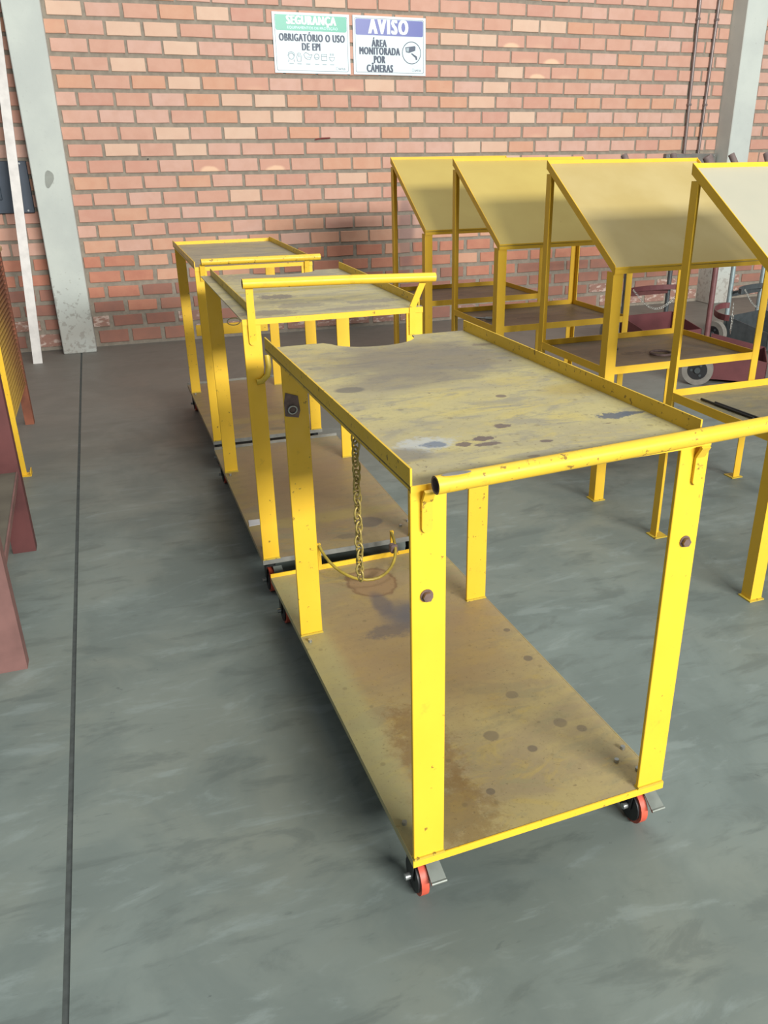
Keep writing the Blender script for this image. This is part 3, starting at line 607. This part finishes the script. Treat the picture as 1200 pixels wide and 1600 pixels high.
def trolley(label, x, y, th, W, L_, Lf, z1, z2, Lt, legw, topm, lowm, spec):
    t = thing('cylinder_trolley', label, 'trolley', (x, y, 0), th, 'yellow steel trolleys in a line')
    # lower deck: sheet with a shallow folded rim
    MB().box(0, W, 0, L_, z1-0.004, z1).build('lower_deck', lowm, t)
    r_ = MB(); r_.box(-0.003, W+0.003, -0.003, 0.0, z1-0.018, z1+0.001); MB().box(-0.003, W+0.003, L_, L_+0.003, z1-0.018, z1+0.014).build('deck_rim', spec.get('rimmat', YEL), t)
    r_.build('deck_rim', spec.get('rimmat', YEL), t)
    for u in (-0.003, W): MB().box(u, u+0.003, 0, L_, z1-0.018, z1+0.0005).build('deck_edge', lowm, t)
    b_ = MB(); b_.box(0.002, W-0.002, 0.02, 0.05, z1-0.02, z1-0.004); b_.box(0.002, W-0.002, L_-0.05, L_-0.02, z1-0.02, z1-0.004); b_.box(W/2-0.02, W/2+0.02, 0.05, L_-0.05, z1-0.02, z1-0.004)
    b_.build('under_frame', BLACK, t)
    for u in (0.030, W-0.030):
        for v in (0.056, L_-0.056): caster(t, u, v, z1-0.018, v < 0.5)
    # deck bolts near the corners
    for (u, v) in ((0.018, 0.105), (0.040, 0.050), (W-0.018, 0.135), (W-0.06, 0.10), (0.018, Lf-0.05), (W-0.03, 0.055)):
        MB().cyl((u, v, z1+0.004), (0, 0, 1), 0.006, 0.009, 8).build('deck_bolt', ZINC, t)
    # legs: flat bar, broad face to the front
    tk = 0.010
    for (u0, v0) in ((0.0, 0.0), (W-legw, 0.0), (0.0, Lf), (W-legw, Lf)):
        lg = MB(); vv = v0 if v0 == 0 else v0-tk
        lg.box(u0, u0+legw, vv, vv+tk, z1, z2-0.002, 0.0012)
        lg.build('leg', YEL, t)
        w_ = MB(); w_.prism([(u0-0.002, z1), (u0+legw+0.003, z1), (u0+legw, z1+0.006), (u0, z1+0.006)], vv-0.004, vv+tk+0.002, 'y'); w_.build('weld', YELD, t)
    # top deck
    fz = spec.get('flange', 0.032); zt = z2+0.004
    MB().prism(spec['top_poly'], z2, zt).build('top_deck', topm, t)
    sd = MB(); il = spec.get('ledge', 0.0)
    sd.box(il, il+0.004, 0.0 if not il else 0.0, Lt, zt if il else z2-0.006, zt+fz); sd.build('left_lip', YELW if not il else YELD, t)
    rl = MB(); rl.box(W-0.004, W, 0.03, Lt, z2-0.006, zt+fz); rl.build('right_lip', YELW, t)
    lp = MB()
    if spec.get('front_edge'): lp.box(0.0, W, -0.004, 0.0, z2-0.014, zt+0.001)
    else: lp.box(0.0, W, -0.003, 0.0, z2-0.008, zt)
    lp.build('front_edge', YEL, t)
    if spec.get('far_lip'): MB().box(0.0, W, Lt, Lt+0.004, z2-0.006, zt+fz*0.7).build('far_lip', YEL, t)
    return t

# --- first trolley (nearest)
W, L_, Lf, z1, z2, Lt = 0.6385, 1.372, 0.968, 0.152, 1.012, 1.160
n = 14; poly = [(0, 0), (W+0.0, 0), (W, Lt), (0.470, Lt)]
for i in range(n+1):
    a = PI*i/n*0.93+0.0; poly.append((0.325+0.135*math.cos(a)+0.0, Lt-0.105*math.sin(a)**0.9))
poly += [(0.174, Lt), (0, Lt)]
T1 = trolley('nearest yellow trolley in front, with scratched top, long side handle tube and orange casters', 0.4268, 1.2469, 0.0391, W, L_, Lf, z1, z2, Lt, 0.069, TOP1, LOW1, dict(top_poly=poly))
hd = MB(); hd.tube([(0.030, -0.040, 1.028), (0.40, -0.021, 1.029), (0.78, 0.000-0.003, 1.031), (0.90, 0.006, 1.032)], 0.0165, 18, True, 0, 0.78)
hd.build('handle_tube', [YELW, RUST], T1)
MB().prism([(0.068+0.028*math.cos(a), -0.042+0.007*math.sin(a)) for a in [2*PI*i/12 for i in range(12)]], 1.0445, 1.0452).build('bare_patch', STEEL, T1)
for u in (0.029, 0.612):
    s_ = MB(); bar(s_, (u, -0.020, 1.010), (u, -0.005, 0.985), 0.020, 0.006); bar(s_, (u, -0.005, 0.985), (u, -0.004, 0.935), 0.020, 0.006)
    s_.prism([(u+0.010*math.cos(a), 0.935+0.010*math.sin(a)) for a in [PI+PI*i/8 for i in range(9)]], -0.007, -0.001, 'y')
    s_.build('handle_bracket', YELW, T1)
for u, z in ((0.030, 0.795), (0.608, 0.798)):
    b_ = MB(); b_.tube([(u, -0.010, z), (u, 0.004, z)], 0.0098, 6); b_.cyl((u, -0.001, z), (0, 1, 0), 0.013, 0.002, 16); b_.build('leg_bolt', BOLT, T1)
# scraped plate with ring on the far left leg
p_ = MB(); p_.prism([(0.001, 0.868), (0.038, 0.860), (0.044, 0.880), (0.040, 0.922), (0.006, 0.934), (0.000, 0.905)], Lf-0.0125, Lf-0.0102, 'y'); p_.build('rusty_plate', RUST, T1)
MB().torus((0.022, Lf-0.016, 0.885), (0, 1, 0.2), 0.012, 0.0025, 16, 6, 0, 1.0).build('plate_ring', ZINC, T1)
# far corner bracket (curved strap seen at the back left)
# cylinder ring on the lower deck
rg = MB(); P = []
for i in range(21):
    a = PI*i/20; P.append((0.315-0.138*math.cos(a), 1.372-0.19*math.sin(a), 0.252-0.075*math.sin(a)))
rg.tube(P, 0.0055, 8)
rg.build('retaining_ring', RODY, T1)
u_ = MB(); u_.box(0.171, 0.183, 1.366, 1.375, z1, 0.256); u_.box(0.449, 0.461, 1.366, 1.375, z1, 0.256); u_.box(0.171, 0.461, 1.367, 1.372, z1, z1+0.018)
u_.build('ring_posts', YEL, T1)
MB().box(0.425, 0.452, 1.295, 1.325, 0.200, 0.232, 0.004).build('ring_clamp', RUST, T1)

# chain hanging from the left lip of the nearest trolley
ch = thing('hanging_chain', 'olive steel chain hanging from the left edge of the nearest trolley', 'chain', (0.434, 1.628, 0.642))
for i in range(20):
    ax = (1, 0, 0) if i % 2 else (0, 1, 0)
    z = 0.341-0.0176*i
    if i < 2:
        o = MB().torus((0, 0, 0), (0, 1, 0) if i == 0 else (1, 0.25, 0), 0.0082, 0.0026, 14, 6, 0, 1.75).build('link', CHAINY, ch)
        if i == 0: b0 = o.data
        else: b1 = o.data
    else:
        o = bpy.data.objects.new('link', b1 if i % 2 else b0); COL.objects.link(o); o.parent = ch
    o.location = (math.sin(i*1.7)*0.0012, math.cos(i*2.3)*0.001, z); o.rotation_euler = (0, math.sin(i*2.1)*0.06, 0.35+math.sin(i*1.3)*0.25)

# --- second trolley
W, L_, Lf, z1, z2, Lt = 0.630, 1.302, 0.969, 0.158, 1.033, 1.085
poly = [(0, 0), (W, 0), (W, Lt), (0.56, Lt)]
for i in range(13):
    a = PI*i/12; poly.append((0.36+0.15*math.cos(a), Lt-0.09*math.sin(a)**0.9))
poly += [(0.16, Lt), (0, Lt)]
T2 = trolley('middle yellow trolley of the line, its handle tube raised above the deck on brackets', 0.3684, 2.7528, 0.0132, W, L_, Lf, z1, z2, Lt, 0.060, TOP2, LOW2, dict(top_poly=poly, ledge=0.042, flange=0.030, rimmat=STEEL, front_edge=True))
hd = MB(); hd.tube([(0.008, -0.026, 1.155), (0.34, -0.028, 1.149), (0.665, -0.030, 1.140)], 0.0155, 16, True, 0, 0.78); hd.build('handle_tube', [YEL, RUST], T2)
s_ = MB(); bar(s_, (0.030, -0.016, 1.145), (0.030, -0.004, 0.965), 0.024, 0.006); s_.prism([(0.030+0.012*math.cos(a), 0.965+0.012*math.sin(a)) for a in [PI+PI*i/8 for i in range(9)]], -0.008, -0.002, 'y'); s_.build('handle_bracket', YEL, T2)
s_ = MB(); bar(s_, (0.628, -0.016, 1.130), (0.590, -0.006, 1.040), 0.022, 0.006); bar(s_, (0.590, -0.006, 1.040), (0.590, -0.004, 0.945), 0.022, 0.006); s_.build('handle_bracket', YEL, T2)
hk = MB(); hk.tube([(0.074, 0.004, 0.915), (0.075, -0.004, 0.880), (0.068, -0.010, 0.850), (0.048, -0.012, 0.832), (0.030, -0.012, 0.830)], 0.010, 8); hk.build('bent_hook', YELD, T2)
MB().torus((0.105, Lf-0.02, 0.856), (0, 1, 0), 0.028, 0.0022, 24, 6, 0, 0.55).build('wire_loop', WIRE, T2)

# --- third trolley
W, L_, Lf, z1, z2, Lt = 0.575, 1.200, 1.001, 0.156, 1.026, 1.075
T3 = trolley('farthest yellow trolley of the line, small grey deck with raised yellow edges near the wall', 0.3622, 4.2002, 0.0149, W, L_, Lf, z1, z2, Lt, 0.056, TOP3, LOW2,
             dict(top_poly=[(0, 0), (W, 0), (W, Lt), (0, Lt)], far_lip=True, flange=0.026, rimmat=STEEL, front_edge=True))
hd = MB(); hd.tube([(0.030, -0.030, 1.056), (0.61, -0.026, 1.053)], 0.0155, 16, True, 0, 0.78); hd.build('handle_tube', [YELW, RUST], T3)
for u in (0.035, 0.545):
    s_ = MB(); bar(s_, (u, -0.018, 1.045), (u, -0.004, 0.965), 0.024, 0.006); s_.build('handle_bracket', YELW, T3)
MB().box(0.07, W-0.07, Lf-0.012, Lf-0.004, 0.505, 0.570, 0.001).build('cross_bar', YEL, T3)

tg = MB().prism([(-0.028, -0.030), (0.030, -0.024), (0.033, 0.026), (-0.022, 0.030)], 0, 0.0012).build('paper_tag', PAPER)
tg.location = (0.394, 3.10, 0.1585); tag(tg, 'small white paper tag on the lower deck of the middle trolley', 'paper')

# ------------------------------------------------------------------ sloping stands
def stand(label, x, y, th, pan, shelf, legw=0.05):
    WS, D, zs, zl, zh = 0.851, 0.623, 0.625, 1.083, 1.482
    t = thing('sloping_stand', label, 'stand', (x, y, 0), th, 'yellow sloping-top stands in a row')
    tk = 0.005
    dz = (zh-zl)/D
    def top(v): return zl+dz*v
    lg = MB(); angle_z(lg, 0, 0, 1, 1, legw, tk, 0.004, zl-0.03); lg.build('leg', YELS, t)
    lg = MB(); angle_z(lg, WS, 0, -1, 1, 0.038, tk, 0.004, zl-0.03); lg.build('leg', YELS, t)
    lg = MB(); angle_z(lg, 0, D, 1, -1, 0.040, tk, 0.004, top(D-0.04)-0.03); lg.build('leg', YELS, t)
    lg = MB(); angle_z(lg, WS, D, -1, -1, 0.040, tk, 0.004, top(D-0.04)-0.03); lg.build('leg', YELS, t)
    for (u, v) in ((0.022, 0.022), (WS-0.02, 0.02), (0.02, D-0.02), (WS-0.02, D-0.02)):
        MB().box(u-0.032, u+0.032, v-0.032, v+0.032, 0, 0.005).build('foot_plate', YELD, t)
    hr = 0.034
    MB().box(legw, WS-0.038, 0.001, 0.005, zs-hr/2, zs+hr/2).build('shelf_rail', YELS, t)
    MB().box(0.02, WS-0.02, D-0.006, D-0.002, zs-hr/2, zs+hr/2).build('shelf_rail', YELS, t)
    MB().box(0.001, 0.005, legw, D-0.04, zs-hr/2, zs+hr/2).build('shelf_rail', YELS, t)
    MB().box(WS-0.005, WS-0.001, 0.038, D-0.04, zs-hr/2, zs+hr/2).build('shelf_rail', YELS, t)
    MB().box(0.005, WS-0.005, 0.006, D-0.006, zs-0.016, zs-0.011).build('shelf', shelf, t)
    # sloping sheet inside an angle frame
    p_ = MB(); v0, v1 = -0.005, D+0.005
    p_.add([(0.004, v0, top(v0)-0.012), (WS-0.004, v0, top(v0)-0.012), (WS-0.004, v1, top(v1)-0.012), (0.004, v1, top(v1)-0.012),
            (0.004, v0, top(v0)-0.016), (WS-0.004, v0, top(v0)-0.016), (WS-0.004, v1, top(v1)-0.016), (0.004, v1, top(v1)-0.016)],
           [(0, 1, 2, 3), (7, 6, 5, 4), (0, 4, 5, 1), (1, 5, 6, 2), (2, 6, 7, 3), (3, 7, 4, 0)])
    p_.build('sloping_panel', pan, t)
    MB().box(0, WS, v1-0.004, v1, zh-0.034, zh+0.005).build('panel_rail', YELS, t)
    MB().box(0, WS, v0, v0+0.004, zl-0.036, zl-0.008).build('panel_rail', YELS, t)
    for u0, u1 in ((0.0, 0.004), (WS-0.004, WS)):
        MB().prism([(v0, top(v0)-0.036), (v1, top(v1)-0.036), (v1, top(v1)+0.003), (v0, top(v0)+0.003)], u0, u1, 'x').build('panel_rail', YELS, t)
    return t
TH = 0.0213
stand('nearest sloping stand, cut off by the right edge of the picture, panel with painted-in glare', 2.0476, 2.1077, TH, PAN[2], SHELF4)
stand('sloping stand behind the nearest one, with a ring on its brown shelf', 1.9973, 3.1354, TH, PAN[1], SHELF)
stand('sloping stand third from the front, a metal clamp lying on its shelf', 1.9265, 4.1461, TH, PAN[0], SHELF)
stand('farthest sloping stand, closest to the brick wall', 1.8466, 5.0585, TH, PAN[0], SHELF)

# things on the shelves
ZSH = 0.615
o = MB().tube([(-0.055, 0.05, 0.006), (-0.02, 0.015, 0.008), (0.02, -0.03, 0.010)], 0.0065, 8).tube([(0.01, -0.03, 0.011), (0.045, -0.05, 0.011)], 0.011, 8).build('metal_clamp', [ZINC, RUST])
o.location = (1.998, 4.50, ZSH+0.001); tag(o, 'small bright metal clamp on the shelf of the third stand', 'clamp')
o = MB().torus((0, 0, 0.007), (0, 0, 1), 0.050, 0.006, 28, 8).build('steel_ring', RUST); o.location = (2.45, 3.37, ZSH); tag(o, 'brown steel ring lying on the shelf of the second stand', 'ring')
for i, (x, y, r_) in enumerate(((2.245, 3.55, 0.014), (2.275, 3.57, 0.011), (2.315, 3.55, 0.009))):
    o = MB().tube([(0, 0, 0), (0, 0, 0.008)], r_, 6).cyl((0, 0, 0.010), (0, 0, 1), r_*0.5, 0.012, 8).build('loose_nut', ZINC); o.location = (x, y, ZSH); tag(o, ('largest of three loose nuts on the second stand shelf, the leftmost', 'middle one of three loose nuts on the second stand shelf', 'smallest loose nut on the second stand shelf, nearest the ring')[i], 'nut', 'loose nuts on the shelf')
o = MB().tube([(0, 0.14, 0.005), (0.02, -0.14, 0.005)], 0.005, 8).build('welding_rod', BLACK); o.location = (2.135, 2.50, ZSH); tag(o, 'thin dark rod on the nearest stand shelf, left of the other', 'rod', 'dark rods on the shelf')
o = MB().tube([(0, 0.10, 0.005), (0.018, -0.14, 0.005)], 0.005, 8).build('welding_rod', BLACK); o.location = (2.155, 2.48, ZSH); tag(o, 'thin dark rod on the nearest stand shelf, right of the other', 'rod', 'dark rods on the shelf')

# ------------------------------------------------------------------ cylinder carts behind the stands
def hand_cart(label, x, y, rz, upm, traym, armm):
    t = thing('gas_cylinder_cart', label, 'cart', (x, y, 0), rz, 'gas cylinder hand carts behind the stands')
    for s_ in (-1, 1):
        u = 0.22*s_
        MB().tube([(u, 0, 0.06), (u, 0, 1.20), (u, 0.03, 1.30), (u+s_*0.0, 0.09, 1.37)], 0.019, 12).build('upright', upm, t)
        MB().tube([(u, 0.09, 1.37), (u+s_*0.02, 0.15, 1.475)], [0.0245, 0.0255], 12).build('grip', GRIP, t)
        w_ = MB().cyl((0.32*s_, 0.03, 0.105), (1, 0, 0), 0.105, 0.05, 28).build('wheel', TYREG, t)
        MB().cyl((0.32*s_, 0.03, 0.105), (1, 0, 0), 0.066, 0.056, 22).build('rim', HUB, w_)
        h_ = MB().cyl((0.32*s_, 0.03, 0.105), (1, 0, 0), 0.020, 0.075, 14)
        for k in range(3): a = 2*PI*k/3; h_.cyl((0.32*s_, 0.03+0.04*math.cos(a), 0.105+0.04*math.sin(a)), (1, 0, 0), 0.009, 0.062, 10)
        h_.build('hub', CARTGREY, w_)
    MB().tube([(-0.33, 0.03, 0.105), (0.33, 0.03, 0.105)], 0.012, 10).build('axle', BLACK, t)
    for z in (0.42, 0.95): MB().box(-0.22, 0.22, -0.012, 0.012, z-0.02, z+0.02, 0.002).build('cross_bar', armm, t)
    # curved rests that cradle the cylinders
    for z in (0.46, 0.86):
        P = [(0.0-0.26*math.cos(PI*i/12), -0.03-0.10+0.10*math.sin(PI*i/12), z) for i in range(13)]
        r_ = MB()
        for i in range(12):
            a, b = Vector(P[i]), Vector(P[i+1]); nn = Vector((0, 0, 0.02))
            d = (b-a).cross(Vector((0, 0, 1))).normalized()*0.004
            r_.add([a-nn-d, b-nn-d, b+nn-d, a+nn-d, a-nn+d, b-nn+d, b+nn+d, a+nn+d], [(0, 1, 2, 3), (7, 6, 5, 4), (0, 4, 5, 1), (2, 6, 7, 3), (1, 5, 6, 2), (0, 3, 7, 4)])
        r_.build('cylinder_rest', traym, t)
    # tray with sloping cheeks
    tr = MB(); tr.box(-0.26, 0.26, -0.42, -0.03, 0.03, 0.036)
    tr.box(-0.26, 0.26, -0.036, -0.030, 0.036, 0.25); tr.box(-0.26, 0.26, -0.420, -0.414, 0.036, 0.17)
    for u in (-0.26, 0.254): tr.prism([(-0.42, 0.036), (-0.03, 0.036), (-0.03, 0.25), (-0.42, 0.17)], u, u+0.006, 'x')
    tr.build('tray', traym, t)
    c_ = MB()
    for i in range(24):
        a = PI*i/23; px = -0.25+0.5*i/23; pz = 0.47-0.16*math.sin(a); dx = 0.5/23; dz_ = -0.16*math.cos(a)*PI/23
        ax = (0, 1, 0) if i % 2 else (dz_, 0.15, -dx)
        c_.torus((px, -0.155, pz), ax, 0.0075, 0.0025, 10, 5, 0, 1.7, (dx, 0, dz_))
    co = c_.build('retaining_chain', CHAINZ, t); co['kind'] = 'stuff'
    return t
hand_cart('maroon gas cylinder cart nearest the stands, grey wheel and pale chain in view', 3.98, 4.955, 0.89, CARTUP, CARTRED, MAROON)
hand_cart('maroon gas cylinder cart beyond the second stand, standing nearer the wall', 4.17, 6.02, 0.06, CARTGREY, CARTRED, MAROON)
hand_cart('grey gas cylinder cart with pale pipes, in front of the right concrete column', 4.95, 5.75, 0.30, CARTBLUE, CARTGREY, CARTGREY)

pl = MB(); rg_ = random.Random(3)
pts = [(-0.05, 0.05), (-0.02, 0.062), (0.02, 0.055), (0.055, 0.06), (0.048, 0.0), (0.03, -0.05), (0.0, -0.062), (-0.02, -0.05)]
c0 = (0, -0.035, 0); ring_ = [(a*1.1, -0.012-rg_.random()*0.02, b) for a, b in pts]
pl.add([c0]+ring_+[(a, 0, b) for a, b in pts], [(0, 1+i, 1+(i+1) % 8) for i in range(8)]+[(1+i, 9+i, 9+(i+1) % 8, 1+(i+1) % 8) for i in range(8)]+[tuple(range(16, 8, -1))])
o = pl.build('plastic_wrap', PLASTIC); o.location = (5.99, 7.362, 0.62); tag(o, 'crumpled pale plastic stuck on the right concrete column', 'wrapping')

# ------------------------------------------------------------------ racks at the left edge
t = thing('maroon_rack', 'maroon steel rack with two posts, cut off by the left edge in front', 'rack', (-0.502, 2.56, 0), 0, None)
for v in (0.0, 0.93):
    q = 0.052 if v == 0 else 0.024; m_ = MB(); m_.box(q-0.09, q, v, v+0.006, 0, 1.25); m_.box(q-0.006, q, v+0.006, v+0.055, 0, 1.25); m_.box(q-0.09, q-0.084, v+0.006, v+0.055, 0, 1.25)
    m_.build('post', MAROONL if v == 0 else MAROON, t)
MB().add([(0.046, 0.055, 0.335), (0.046, 0.055, 0.36), (0.018, 0.93, 0.36), (0.018, 0.93, 0.335), (0.040, 0.055, 0.335), (0.040, 0.055, 0.36), (0.012, 0.93, 0.36), (0.012, 0.93, 0.335)], [(0, 1, 2, 3), (7, 6, 5, 4), (0, 4, 5, 1), (1, 5, 6, 2), (2, 6, 7, 3), (3, 7, 4, 0)]).build('shelf_edge', MAROONL, t)
MB().prism([(0.040, 0.055), (0.012, 0.93), (-0.60, 0.93), (-0.60, 0.055)], 0.352, 0.357).build('shelf', plain('dusty_shelf', L(104, 98, 84), 0.8, 0, 0.15, 5), t)
for u in (-0.55,):
    for v in (0.0, 0.93):
        m_ = MB(); m_.box(u-0.045, u+0.045, v, v+0.006, 0, 1.25); m_.box(u-0.045, u-0.039, v+0.006, v+0.055, 0, 1.25); m_.build('post', MAROON, t)
for v in (0.01, 0.94): MB().box(-0.55, 0.0, v, v+0.005, 1.20, 1.25).build('cross_tie', MAROON, t)

t = thing('louvred_rack', 'yellow-edged rack with a ridged brown side, standing at the left edge near the wall', 'rack', (-0.60, 4.47, 0), 0, None)
m_ = MB(); m_.box(-0.020, 0.022, -0.006, 0.0, 0.004, 1.22); m_.box(-0.026, -0.020, -0.006, 0.03, 0.004, 1.22); m_.build('post', YEL, t)
m_ = MB(); m_.box(-0.03, 0.045, -0.03, 0.03, 0, 0.004); m_.box(0.041, 0.045, -0.03, 0.03, 0.004, 0.03); m_.build('foot_plate', YEL, t)
m_ = MB(); m_.box(-0.05, 0.000, 0.93, 0.99, 0, 1.02); m_.build('post', BROWNP, t)
m_ = MB(); m_.box(-0.62, -0.57, 0.93, 0.99, 0, 1.02); m_.build('post', BROWNP, t)
m_ = MB(); m_.box(-0.62, -0.582, -0.006, 0.0, 0, 1.22); m_.build('post', YEL, t)
MB().box(-0.07, 0.010, 0.0, 1.0, 1.02, 1.05, 0.006).build('top_rail', BEIGE, t)
z = 0.24; first = None
while z < 1.0:
    if first is None:
        s_ = MB(); s_.prism([(-0.034, 0.0), (-0.010, 0.004), (0.004, 0.026), (-0.030, 0.026)], 0.0, 0.93, 'y'); o = s_.build('slat', LOUV, t); first = o.data
    else:
        o = bpy.data.objects.new('slat', first); COL.objects.link(o); o.parent = t
    o.location = (0, 0, z); z += 0.0262
MB().box(-0.050, -0.034, 0.0, 0.93, 0.24, 1.02).build('back_sheet', BROWNP, t)
o = MB().box(-0.16, 0.06, -0.002, 0.012, 0, 0.22).build('pale_blue_sheet', PALEBLUE); o.location = (-0.665, 5.36, 1.051); tag(o, 'pale blue sheet standing on top of the ridged rack', 'sheet')
